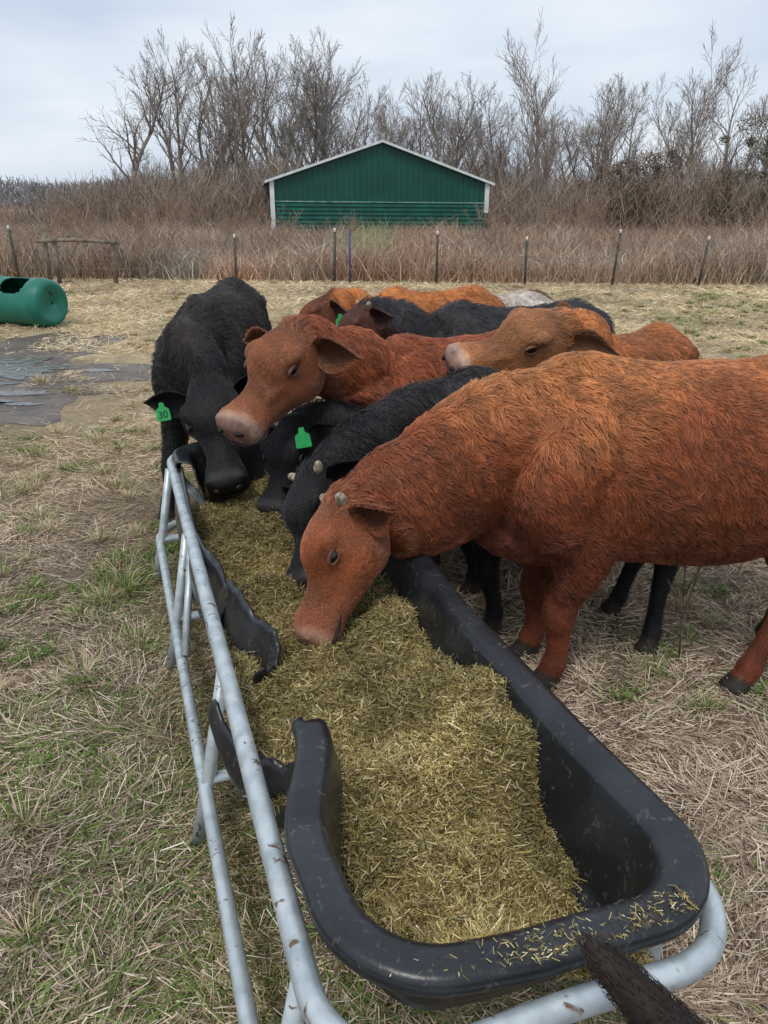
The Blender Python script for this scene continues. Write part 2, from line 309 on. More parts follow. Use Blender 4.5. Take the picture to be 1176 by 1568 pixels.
for t,X,Y,H,rz,ln in [(2,-16.4,52,10.2,.4,(0,-.16)),(0,-13.5,53,10.0,1.2,(0,0)),(1,-12.2,56,10.4,2.2,(0,0)),(3,-10.2,52,10.0,.3,(0,-.05)),(0,-9.3,55,10.9,3.3,(0,.05)),(1,-8,53,10.0,4.1,(0,0)),(2,-6.6,57,10.7,5.0,(0,.06)),
    (1,-5.6,54,9.8,1.0,(0,0)),(0,-4.2,56,10.4,2.6,(0,.04)),(3,-2.6,58,9.6,2.0,(0,0)),(2,-1.2,62,8.5,.9,(0,0)),(1,.8,63,7.8,.2,(0,0)),(0,2.6,62,8.9,3.8,(0,0)),(1,4.6,56,8.9,4.0,(0,0)),(2,6.4,58,8.4,1.9,(0,0)),(3,8.5,62,8.6,2.9,(0,0)),
    (4,6.6,34.5,6.9,.5,(0,.01)),(1,13.4,54,7.9,.7,(0,0)),(0,15.2,56,8.2,1.7,(0,0)),(2,17,58,7.9,2.7,(0,0)),(4,17.2,47,8.6,3.5,(0,.06)),(3,11,60,7.5,.1,(0,0)),(0,21.5,52,8.4,5.1,(0,0)),(1,24,55,9.0,2.5,(0,0)),(2,27,57,9.2,.8,(0,0)),
    (3,-7,60,9,.9,(0,0)),(4,.8,58,7,.9,(0,0)),(0,-11,60,9.4,5.9,(0,0)),(1,9.9,56,6,.9,(0,0)),(3,20,60,7.6,.9,(0,0)),
    (5,-14.2,55,9.4,.9,(0,-.05)),(5,-11.4,53,9.4,2.9,(0,0)),(5,-6.9,53,10.0,4.3,(0,0)),(5,-3.4,54,9.2,1.3,(0,0)),(5,-4.8,60,10.4,.3,(0,0)),(5,3.6,58,9.2,.3,(0,0)),(5,5.4,62,9.4,3.3,(0,0)),(3,-17.2,56,5.0,1.3,(0,0)),
    (0,.2,70,8.6,1.3,(0,0)),(5,-1.9,66,9,2.3,(0,0)),(2,7.6,66,8.6,3.9,(0,0)),(5,12.2,62,8.4,.3,(0,0)),(5,16.2,60,8.8,1.9,(0,0)),(0,19,64,9,4.9,(0,0)),(5,23,60,9.4,.9,(0,0)),(2,14.2,64,8.6,.9,(0,0)),(1,10.4,66,8.2,.9,(0,0)),(3,2,75,9,.9,(0,0)),(0,29,60,10,.9,(0,0)),
    (1,-1,72,10,2.9,(0,0)),(5,10,72,10,1.1,(0,0)),(2,4.5,74,10.5,.2,(0,0)),(0,13,72,10,2.2,(0,0)),(5,18.5,70,10.4,3.2,(0,0)),(1,25,68,10.5,4.2,(0,0)),(5,-8.8,66,11.5,2.2,(0,0))]: tree(t,X,Y,H,rz,ln)
for i in range(46):
    Y=random.uniform(20,43); X=random.uniform(-1,1)*(.55*Y+2)
    if abs(X)<6.5 and Y>36: Y=random.uniform(22,36)
    tree(random.choice([6,7]),X,Y,random.uniform(1.1,2.1)*(1.25 if Y>36 else 1),random.uniform(0,6.28),nm='bare_shrub')
def leafy(name,X,Y,H,R_,cols,n,seed):
    r=np.random.default_rng(seed); e=empty(name)
    mb=MB(); mb.add(*tube([((X,Y,0),.14),((X+.1,Y,H*.4),.1),((X-.1,Y,H*.85),.03)],up=(1,0,0),seg=7))
    for i in range(9):
        a=r.uniform(0,6.28); z=H*r.uniform(.2,.6); mb.add(*tube([((X,Y,z),.05),((X+math.cos(a)*R_*.7,Y+math.sin(a)*R_*.7,z+H*.2),.015)],up=(.1,.2,1),seg=5,sub=1))
    mb.obj('trunk',M_bark,e)
    C=90; cc=np.stack([X+r.normal(size=C)*R_*.45,Y+r.normal(size=C)*R_*.45,H*(.12+.85*r.random(C))],1); cr=R_*r.uniform(.08,.28,C)
    i=r.integers(0,C,n); p=cc[i]+nrm(r.normal(size=(n,3)))*(cr[i]*r.random(n)**.4)[:,None]
    col=pal(n,cols,None,.2)*(.6+.7*(i%7)/7)[:,None]
    blades('crown_leaves',p,r.normal(size=(n,3)),.13,.07,col,M_blade,e,leaf=True)
for X,Y,H,R_,c,n,s in [(23.0,48,6.6,2.8,[(.15,.15,.085),(.21,.18,.115),(.12,.11,.07)],11000,1),(25.5,50,7.6,3.4,[(.14,.135,.08),(.2,.17,.11)],12000,2),(13.4,46,4.1,1.8,[(.24,.17,.13),(.27,.2,.15),(.18,.14,.10)],5000,3),(15.7,47,4.6,1.8,[(.20,.16,.12),(.25,.19,.15)],4500,4),(19.5,46,3.6,1.6,[(.18,.16,.11),(.22,.18,.13)],4000,5)]:
    leafy('leafy_tree',X,Y,H,R_,c,n,s)
# ---------------------------------------------------------------- barn
barn=empty('green_barn')
A=V3(-5.75,40.4,0); ex=nrm(V3(11.5,1.85,0)); ey=V3(-ex[1],ex[0],0); Wd=11.1; Dp=15; EV=2.62; PK=4.42
T=lambda p: A+ex*p[0]+ey*p[1]+V3(0,0,p[2])
rz=lambda x: EV+(PK-EV)*(1-abs(x-Wd/2)/(Wd/2))
mb=MB(); 
mb.add([T(p) for p in [(0,0,0),(Wd,0,0),(Wd,0,EV),(Wd/2,0,PK),(0,0,EV)]],[(0,1,2,3,4)])
mb.add([T(p) for p in [(0,Dp,0),(Wd,Dp,0),(Wd,Dp,EV),(Wd/2,Dp,PK),(0,Dp,EV)]],[(4,3,2,1,0)])
mb.add([T(p) for p in [(0,0,0),(0,Dp,0),(0,Dp,EV),(0,0,EV)]],[(3,2,1,0)]); mb.add([T(p) for p in [(Wd,0,0),(Wd,Dp,0),(Wd,Dp,EV),(Wd,0,EV)]],[(0,1,2,3)])
mb.obj('walls',M_green,barn,False)
mb=MB()
x=.25
while x<Wd-.1: box(mb,x,x+.06,-.045,-.003,1.72,rz(x)-.06,T); x+=.3
yy=.4
while yy<Dp: box(mb,-.045,-.003,yy,yy+.06,.1,EV-.1,T); yy+=.3
mb.obj('vertical_ribs',M_green,barn,False)
mb=MB()
for i in range(8): box(mb,.15,Wd-.15,-.06,-.004,.05+i*.2,.17+i*.2,T)
mb.obj('lower_siding',M_green2,barn,False)
mb=MB(); box(mb,.12,Wd-.12,-.09,-.005,1.64,1.70,T); mb.obj('girt_trim',mat('trim_pale_green',(.20,.36,.31),rough=.6,noise=3,col2=(.08,.22,.17)),barn,False)
mb=MB(); box(mb,-.12,.1,-.14,-.01,0,EV,T); box(mb,Wd-.1,Wd+.12,-.14,-.01,1.2,EV,T)
for s in (0,1):
    xa,xb=(-.35,Wd/2) if s==0 else (Wd+.35,Wd/2); za=EV-.12
    v=[T(p) for p in [(xa,-.3,za),(xb,-.3,PK),(xb,-.3,PK+.12),(xa,-.3,za+.12),(xa,-.22,za),(xb,-.22,PK),(xb,-.22,PK+.12),(xa,-.22,za+.12)]]
    mb.add(v,[(0,1,2,3),(4,7,6,5),(0,4,5,1),(3,2,6,7),(0,3,7,4),(1,5,6,2)])
mb.obj('white_trim',M_white,barn,False)
mb=MB()
for s in (0,1):
    xa=-.35 if s==0 else Wd+.35; za=EV-.10
    mb.add([T(p) for p in [(xa,-.215,za),(Wd/2,-.215,PK+.02),(Wd/2,Dp+.2,PK+.02),(xa,Dp+.2,za),(xa,-.215,za+.05),(Wd/2,-.215,PK+.08),(Wd/2,Dp+.2,PK+.08),(xa,Dp+.2,za+.05)]],[(0,1,2,3),(4,5,6,7),(0,4,7,3),(0,1,5,4)])
mb.obj('roof',M_roof,barn,False)
# ---------------------------------------------------------------- fence
fence=empty('wire_fence'); mb=MB(); tips=MB(); wire=MB()
def post(x,y,h=1.05,lean=0,target=mb):
    p=V3(x,y,0); q=V3(x+lean,y,h)
    target.add(*tube([(p,.020),(q,.020)],up=(1,.1,0),seg=6,sub=1)); target.add(*tube([(p+V3(.03,.02,0),.01),(q+V3(.03,.02,0),.01)],up=(1,.1,0),seg=4,sub=1))
    tips.add(*tube([(q+V3(.01,0,.0),.022),(q+V3(.01,0,.08),.022)],up=(1,.1,0),seg=6,sub=1))
fx=[(-8.9,16.2,-.12),(-7.9,16.6,-.05),(-3.35,17.2,0.02),(-1.15,17.1,0.02),(1.1,17,-.01),(3.05,17,-.03),(4.95,16.9,.04),(6.8,16.8,.06),(8.7,16.6,.15),(10.8,16.5,0),(13,16.4,0),(-11.5,16,0)]
for i,(x,y,l) in enumerate(fx): post(x,y,1.0+.09*math.sin(i*2.3),l)
mb.obj('steel_posts',M_steelpost,fence); tips.obj('post_tips',M_white,fence)
bl=MB(); rod(bl,(-.8,17.15,0),(-.8,17.15,1.1),.020); bl.obj('blue_post',M_blue,fence)
fs=sorted(fx)
for h in (.3,.6,.85):
    for a_,b_ in zip(fs[:-1],fs[1:]):
        wire.add(*tube([((a_[0],a_[1]-.03,h),.004),(((a_[0]+b_[0])/2,(a_[1]+b_[1])/2-.03,h-.03),.004),((b_[0],b_[1]-.03,h),.004)],seg=4,sub=3))
wire.obj('wires',M_wire,fence)
g=MB()
for x,h in ((-7.15,1.1),(-6.95,.95),(-5.75,.95),(-8.4,1.1)): g.add(*tube([((x,16.4,0),.05),((x+.03,16.4,h),.045)],up=(1,0,0),seg=8,sub=1))
g.add(*tube([((-7.3,16.33,.85),.035),((-6.5,16.33,.88),.04),((-5.6,16.33,.84),.035)],seg=8)); g.obj('wooden_gate_brace',M_wood)
for nm,X,Y in (('parked_car',24.5,88),('parked_car',43.5,92)):
    e=empty(nm); mb=MB(); st=[((X-1.9,Y,.7),.7,.25),((X-1.6,Y,.75),.8,.38),((X-.8,Y,.85),.8,.45),((X,Y,1.0),.8,.6),((X+.9,Y,1.0),.8,.6),((X+1.7,Y,.85),.8,.45),((X+1.95,Y,.7),.7,.28)]
    mb.add(*tube(st,seg=14)); mb.obj('body',M_white,e); mb=MB()
    for dx in (-1.2,1.2): rod(mb,(X+dx,Y-.85,.33),(X+dx,Y-.6,.33),.33,14)
    mb.obj('wheels',M_dark,e); mb=MB(); box(mb,X-.6,X+1.2,Y-.83,Y-.6,1.1,1.4); mb.obj('windows',M_eye,e,False)
# ---------------------------------------------------------------- barrel
bar=empty('plastic_barrel')
c=V3(-5.16,10.75,.325); ax=nrm(V3(.93,-.36,0)); sd_=np.cross(ax,(0,0,1.))
prof=[(-.62,.02),(-.62,.24),(-.60,.29),(-.55,.305),(-.36,.31),(-.34,.322),(-.28,.322),(-.26,.31)]+[(-.2+.03*i,.312) for i in range(19)]+[(.42,.322),(.46,.322),(.48,.312),(.54,.305),(.57,.29),(.60,.25),(.585,.23),(.575,.02)]
vv=[];ff=[];sg=96
for t,r in prof:
    for j in range(sg):
        a=2*math.pi*j/sg; vv.append(c+ax*t+(sd_*math.cos(a)+V3(0,0,1)*math.sin(a))*r)
for i in range(len(prof)-1):
    for j in range(sg):
        a=2*math.pi*(j+.5)/sg; t=(prof[i][0]+prof[i+1][0])/2
        da=abs((a-math.radians(58)+math.pi)%(2*math.pi)-math.pi)
        if .29<prof[i][1] and ((t-.13)/.20)**4+(da/.55)**4<1: continue
        ff.append((i*sg+j,i*sg+(j+1)%sg,(i+1)*sg+(j+1)%sg,(i+1)*sg+j))
mb=MB(); mb.add(vv,ff); bo=mb.obj('barrel_shell',M_barrel,bar); sm=bo.modifiers.new('s','SOLIDIFY'); sm.thickness=.012
mb=MB(); rod(mb,c+ax*.585+V3(0,0,.14),c+ax*.61+V3(0,0,.14),.03,12); mb.obj('bung_cap',M_barrin,bar)
# ---------------------------------------------------------------- feed trough
O=V3(.267,.753,0); U=nrm(V3(-.34,.94,0)); R=V3(U[1],-U[0],0); LEN=2.78; HW=.335
TL=lambda u,r,z: O+U*u+R*r+V3(0,0,z)
sst=lambda t: t*t*(3-2*t)
WR=.006
def warpu(u,r):
    fade=np.clip(1-u/.9,0,1)
    return u+.055*np.clip((-r-.02)/.32,0,1)**1.3*fade-.020*np.clip(r/.33,0,1)*fade
def warp(u,r,z):
    u2=float(warpu(u,r)); r2=r
    if r<0 and z>.31:
        r2=r+.09*sst(max(0,min(1,(u-.28)/.34)))*min(1,-r/.2)*(1 if u<.9 else 0)*min(1,(z-.3)/.2)
    elif r>0: r2=r+WR*max(0,1-u/.6)*min(1,r/.2)
    return u2,r2
def rr(off,z,rad0=.17,m1=140,m2=14,nc=12,offR=None,offL=None):
    offR=off if offR is None else offR; offL=off if offL is None else offL
    hxr=HW-offR; hxl=HW-offL; hy=LEN/2-off; rad=max(rad0-off*.7,.03) if off>0 else rad0-off; pts=[]
    cs_=[(hxr-rad,-hy+rad,-90),(hxr-rad,hy-rad,0),(-hxl+rad,hy-rad,90),(-hxl+rad,-hy+rad,180)]
    for q,(cx_,cy_,a0) in enumerate(cs_):
        for i in range(nc+1):
            a=math.radians(a0+90*i/nc); pts.append((cx_+rad*math.cos(a),cy_+rad*math.sin(a)))
        n2=cs_[(q+1)%4]; m=m1 if q in (0,2) else m2; p0=pts[-1]; a=math.radians(n2[2]); p1=(n2[0]+rad*math.cos(a),n2[1]+rad*math.sin(a))
        for i in range(1,m): pts.append((p0[0]+(p1[0]-p0[0])*i/m,p0[1]+(p1[1]-p0[1])*i/m))
    return [(LEN/2+b,a,z) for a,b in pts]
prof=[(.016,.592),(.004,.591),(.000,.594),(-.002,.602),(-.001,.614),(.003,.621),(.010,.6245),(.020,.6255),(.046,.6225),(.056,.6195),(.063,.614),(.068,.604),(.071,.59),(.078,.555),(.088,.51),(.097,.46),(.104,.425),(.108,.405),(.126,.395),(.142,.36),(.17,.32),(.21,.305),(.27,.30)]
rings=[rr(o_,z_) for o_,z_ in prof]; npt=len(rings[0]); vv=[];ff=[]
for i,rg in enumerate(rings):
    for (u,r,z) in rg:
        wob=.007*math.sin(u*5+1)+.004*math.sin(u*11); 
        u2,r2=warp(u,r,z)
        vv.append(TL(u2,r2+(wob if z>.5 else wob*max(0,(z-.3)/.2)),z+.006*math.sin(u*4)))
for i in range(len(rings)-1):
    for j in range(npt):
        u,r,z=rings[i][j]; jag=.04*math.sin(z*24)+.012*math.sin(z*70+2)
        if r<-.15 and .62+jag*.6<u<2.45+jag and not (z<.36): continue
        ff.append((i*npt+j,i*npt+(j+1)%npt,(i+1)*npt+(j+1)%npt,(i+1)*npt+j))
cidx=len(vv); vv.append(TL(LEN/2,0,.30))
for j in range(npt): ff.append(((len(rings)-1)*npt+j,(len(rings)-1)*npt+(j+1)%npt,cidx))
trough=empty('feed_trough')
mb=MB(); mb.add(vv,ff); so_=mb.obj('plastic_bunk',M_plastic,trough); s_=so_.modifiers.new('s','SOLIDIFY'); s_.thickness=.006; s_.offset=0
def ribbon(path,name,lean=.0,bw=.02,ph=0):
    P=catmull(np.array([[*TL(*p[:3]),p[3]] for p in path]),10); n_=len(P); K=10; v=[];f=[]
    T_=nrm(np.gradient(P[:,:3],axis=0)); S_=nrm(np.cross(T_,(0,0,1.)))
    for i in range(n_):
        for k_ in range(K+1):
            t=k_/K; bow=math.sin(t*3.0)*bw; top=.012*math.sin(i*.27+ph)+.005*math.sin(i*.8+ph*2)
            v.append(P[i,:3]+S_[i]*(bow+lean*t)+V3(0,0,top*(1-t)-t*P[i,3]))
    for i in range(n_-1):
        for k_ in range(K): a=i*(K+1)+k_; f.append((a,a+1,a+K+2,a+K+1))
    mb=MB(); mb.add(v,f); o=mb.obj(name,M_plastic,trough); s=o.modifiers.new('s','SOLIDIFY'); s.thickness=.008
ribbon([(.95,-.385,.50,.04),(.90,-.385,.52,.10),(.80,-.36,.50,.16),(.70,-.31,.50,.18),(.65,-.265,.53,.2),(.62,-.25,.57,.24)],'torn_wall_flap')
ribbon([(2.45,-.31,.60,.28),(1.95,-.325,.59,.25),(1.67,-.31,.585,.24),(1.52,-.285,.585,.26),(1.42,-.28,.565,.24),(1.38,-.285,.52,.16)],'torn_wall_strip',lean=.04,ph=1)
ribbon([(1.45,-.265,.55,.16),(1.42,-.27,.60,.22),(1.34,-.255,.58,.22),(1.25,-.235,.57,.22),(1.16,-.20,.56,.20),(1.10,-.19,.525,.14),(1.06,-.22,.50,.09),(1.04,-.25,.49,.05)],'torn_wall_piece',lean=.03,ph=2)
mb=MB()
def fr(u,r): 
    u2=u-.020*max(0,min(1,r/.33))*max(0,1-u/.9)
    r2=r+(.02*u/2.8 if r<0 else WR*max(0,1-u/.6)*min(1,r/.2)); return u2,r2
top=rr(-.030,.562,.12,12,6,12,offR=.006,offL=-.020); mb.add(*tube([(TL(*fr(u,r),z),.0215) for u,r,z in top],seg=14,sub=1,closed=True))
low=rr(-.10,.20,.14,10,4,8,offR=-.02,offL=-.092); mb.add(*tube([(TL(u,r,z),.0185) for u,r,z in low],seg=12,sub=1,closed=True))
for u in (.16,1.0,1.88,2.62):
    for s in (-1,1):
        a1,a2,a3=(HW+.016,HW+.085,HW+.13) if s<0 else (HW-.01,HW+.02,HW+.04)
        mb.add(*tube([(TL(u,s*a1,.55),.0185),(TL(u,s*a2,.2),.0185),(TL(u,s*a3,0),.0185)],up=(1,.2,0),seg=10,sub=1))
    mb.add(*tube([(TL(u,-HW-.08,.22),.016),(TL(u,HW+.02,.22),.016)],seg=8,sub=1))
mb.add(*tube([(TL(2.62,-HW,.55),.022,.004),(TL(2.45,-.22,.42),.022,.004)],seg=8,sub=1))
mb.add(*tube([(TL(1.88,-HW,.54),.014),(TL(1.62,-HW-.08,.22),.014)],seg=8,sub=1))
mb.obj('metal_frame',M_metal,trough)
# ---------------------------------------------------------------- hay
def hz(u,r):
    z=.462+.075*(vn(u,r,5,0)-.5)+.055*(vn(u,r,13,1)-.5)+.026*(vn(u,r,30,2)-.5)
    z=z-.5*np.maximum(0,-r-.22)-.06*np.clip((.38-u)/.15,0,1)*np.clip(r/.1+.6,0,1)
    z=z-.08*np.clip((-r-.07)/.1,0,1)*np.clip((.55-u)/.15,0,1)*np.clip((u-.12)/.1,0,1)
    z=z+.10*np.exp(-((r+.03)/.17)**2)*np.clip(1-(u-.08)/.20,0,1)
    z=z+.06*np.clip((u-.43)/.06,0,1)*np.clip((.95-u)/.3,0,1)*np.clip(r/.12,0,1)
    z=z+.035*np.clip((r-.05)/.1,0,1)*np.clip((u-.4)/.2,0,1)
    z=z-.02*np.clip((u-1)/1,0,1)
    return z
gu=np.linspace(.092,2.66,220); gr=np.linspace(-.33,.255,60); UU,RR=np.meshgrid(gu,gr,indexing='ij')
edge=np.where((UU<.62)|(UU>2.4),-.225,-.33)+np.where(UU<.5,.05*np.clip((UU-.25)/.25,0,1),0)+np.where(UU<.2,.06,0); RR=np.maximum(RR,edge); ZZ=hz(UU,RR); UW=warpu(UU,RR)
P=O+UW[...,None]*U+RR[...,None]*R+np.stack([0*ZZ,0*ZZ,ZZ-.006],-1)
v=P.reshape(-1,3); a_=len(gr); ff=[(i*a_+j,(i+1)*a_+j,(i+1)*a_+j+1,i*a_+j+1) for i in range(len(gu)-1) for j in range(a_-1)]
hay=empty('hay_feed'); mb=MB(); mb.add(v,ff); mb.obj('hay_mass',mat('hay_base',(.09,.066,.024),rough=.9,noise=60,col2=(.28,.205,.085)),hay)
n=215000; u=.088+2.58*rng.random(n)**1.35; r=rng.uniform(-.34,.256,n); k=(r>-.23)|((u>.62)&(u<2.4)); k&=~((u<.2)&(r<-.15)); u=u[k];r=r[k];n=len(u)
z=hz(u,r)+rng.random(n)*.018-.004
pos=O+warpu(u,r)[:,None]*U+r[:,None]*R+np.stack([0*z,0*z,z],1)
d=rng.normal(size=(n,3)); d[:,2]=d[:,2]*.45+.12
HC=[(.55,.44,.19),(.42,.32,.11),(.27,.20,.065),(.74,.63,.36),(.35,.31,.12),(.10,.07,.025)]
col=pal(n,HC,[.25,.24,.17,.14,.10,.10],.2)*(.40+.95*(.55*vn(u,r,7,3)+.45*vn(u,r,22,4)))[:,None]*np.clip(1.10-.14*u,.8,1.1)[:,None]
blades('hay_stems',pos,d,np.where(rng.random(n)<.8,rng.uniform(.004,.017,n),rng.uniform(.014,.036,n)),rng.uniform(.0012,.0030,n),col,M_hay,hay)
n=1300; r=np.clip(rng.normal(size=n)*.12+.04,-.25,.24); u=.028+rng.normal(size=n)*.02; k=(u>.002)&(u<.060)&(rng.random(n)<vn(u,r,14,2)**2*2.0); r=r[k];u=u[k];n=len(u)
pos=O+warpu(u,r)[:,None]*U+r[:,None]*R+np.stack([np.zeros(n),np.zeros(n),.629+rng.random(n)*.004],1)
d=rng.normal(size=(n,3)); d[:,2]*=.1
blades('hay_crumbs_rim',pos,d,rng.uniform(.003,.013,n),.0015,pal(n,HC),M_hay,hay)
n=7000; u=rng.uniform(.1,2.7,n); r=-.32-np.abs(rng.normal(size=n))*.10; pos=O+u[:,None]*U+r[:,None]*R+np.stack([np.zeros(n),np.zeros(n),.02+rng.random(n)*.01],1)
d=rng.normal(size=(n,3)); d[:,2]*=.2; blades('hay_spill',pos,d,rng.uniform(.01,.03,n),.002,pal(n,HC)*.8,M_hay,hay)
# ---------------------------------------------------------------- animals
def hair(parent,me,NH,flow,lenv,dens,colv,rad=.0010,clump=.36,wave=.48):
    me.calc_loop_triangles(); nt_=len(me.loop_triangles); tri=np.zeros(nt_*3,np.int32); me.loop_triangles.foreach_get('vertices',tri); tri=tri.reshape(-1,3)
    nv=len(me.vertices); co=np.zeros(nv*3); me.vertices.foreach_get('co',co); co=co.reshape(-1,3); no=np.zeros(nv*3); me.vertices.foreach_get('normal',no); no=no.reshape(-1,3)
    ar=np.linalg.norm(np.cross(co[tri[:,1]]-co[tri[:,0]],co[tri[:,2]]-co[tri[:,0]]),axis=1)*dens[tri].mean(1)
    ti=rng.choice(nt_,NH,p=ar/ar.sum()); a=rng.random(NH); b=rng.random(NH); s=a+b>1; a[s]=1-a[s]; b[s]=1-b[s]; W=np.stack([1-a-b,a,b],1)[:,:,None]
    I=lambda X:(X[tri[ti]]*W).sum(1)
    p=I(co); n_=nrm(I(no)); f=I(flow); l=I(lenv[:,None])[:,0]*rng.uniform(.55,1.25,NH); c=I(colv)
    q=p*1.0
    sw=np.stack([np.sin(q[:,0]*19+np.sin(q[:,2]*15)*2+q[:,1]*11),np.sin(q[:,1]*17+q[:,2]*13+np.sin(q[:,0]*16)*2),np.sin(q[:,2]*16+q[:,0]*14+1+np.sin(q[:,1]*19)*2)],1)
    sw2=np.stack([np.sin(q[:,0]*53+q[:,2]*41+np.sin(q[:,1]*44)),np.sin(q[:,1]*49+q[:,0]*45+2),np.sin(q[:,2]*55+q[:,1]*37+4+np.sin(q[:,0]*38))],1)
    f=nrm(f)+(sw*.65+sw2*.34)*wave*np.clip(l/.03,.10,1.1)[:,None]+rng.normal(size=(NH,3))*.10
    f=nrm(f-n_*(f*n_).sum(1,keepdims=True)); l_=l[:,None]
    tip=f*l_*.95+n_*l_*.18
    NC=max(NH//18,10); ci=rng.choice(NH,NC,replace=False); kd=kdtree.KDTree(NC)
    for j,i in enumerate(ci): kd.insert(p[i],j)
    kd.balance(); near=np.array([kd.find(x)[1] for x in p]); ct=p[ci[near]]+tip[ci[near]]
    cl=(clump*np.clip((l-.012)/.02,0,1)*(.4+rng.random(NH)*1.1)).clip(0,.95)[:,None]
    own=p+tip; tipc=own*(1-cl)+ct*cl
    far_=np.linalg.norm(ct-own,axis=1)>l*1.3; tipc[far_]=own[far_]
    shortm=np.clip((l-.010)/.02,0,1)
    bri=(rng.uniform(.7,1.3,NH)*(1+(rng.random(NC)[near]-.5)*(.2+.38*shortm)))[:,None]
    cross=np.cross(n_,f); curl=cross*(l_*rng.normal(size=(NH,1))*.08)+cross*l_*(rng.normal(size=NC)[near]*.08*shortm)[:,None]
    p1=p+f*l_*.3+n_*l_*.16+curl; p2=p1*.5+tipc*.5+n_*l_*.05-curl*.5
    pts=np.stack([p-n_*.002,p1,p2,tipc],1)
    hc=bpy.data.hair_curves.new('coat_hair'); hc.add_curves([4]*NH)
    hc.attributes['position'].data.foreach_set('vector',pts.astype(np.float32).ravel())
    ra=hc.attributes.get('radius') or hc.attributes.new('radius','FLOAT','POINT')
    rl=(np.array([1,.95,.7,.2])[None,:]*(rad*(.65+.35*shortm))[:,None]).astype(np.float32)
    ra.data.foreach_set('value',rl.ravel())
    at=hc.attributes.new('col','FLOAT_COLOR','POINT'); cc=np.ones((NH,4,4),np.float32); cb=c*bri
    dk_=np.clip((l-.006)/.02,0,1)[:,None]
    for j,g_ in enumerate((.45,.74,1.08,1.36)): cc[:,j,:3]=np.clip(cb*(1+(g_-1)*dk_),0,1)  # dark roots, bright tips: shading depth painted into the hair colour
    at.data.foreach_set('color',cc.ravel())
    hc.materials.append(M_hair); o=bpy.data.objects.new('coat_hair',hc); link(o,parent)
def finish(name,parts,extra,voxel,colf,smooth=3):
    mb=MB()
    for v,f in parts: mb.add(v,f)
    me=bpy.data.meshes.new('tmp'); me.from_pydata(np.concatenate(mb.v).tolist(),[],mb.f); me.update()
    o=bpy.data.objects.new('tmp',me); scene.collection.objects.link(o)
    m=o.modifiers.new('r','REMESH'); m.mode='VOXEL'; m.voxel_size=voxel; m=o.modifiers.new('s','SMOOTH'); m.factor=.5; m.iterations=smooth
    dg=bpy.context.evaluated_depsgraph_get(); e=o.evaluated_get(dg); m2=bpy.data.meshes.new_from_object(e)
    nv=len(m2.vertices); co=np.zeros(nv*3); m2.vertices.foreach_get('co',co); co=co.reshape(-1,3); fs=[tuple(p.vertices) for p in m2.polygons]
    bpy.data.objects.remove(o); mb=MB(); mb.add(co,fs)
    for v,f in extra: mb.add(v,f)
    ob=mb.obj(name,M_coat); me=ob.data
    co=np.concatenate(mb.v); c,fl,ln,dn=colf(co,nv)
    at=me.attributes.new('col','FLOAT_COLOR','POINT'); cc=np.ones((len(co),4),np.float32); cc[:,:3]=c; at.data.foreach_set('color',cc.ravel())
    return ob,me,c,fl,ln,dn
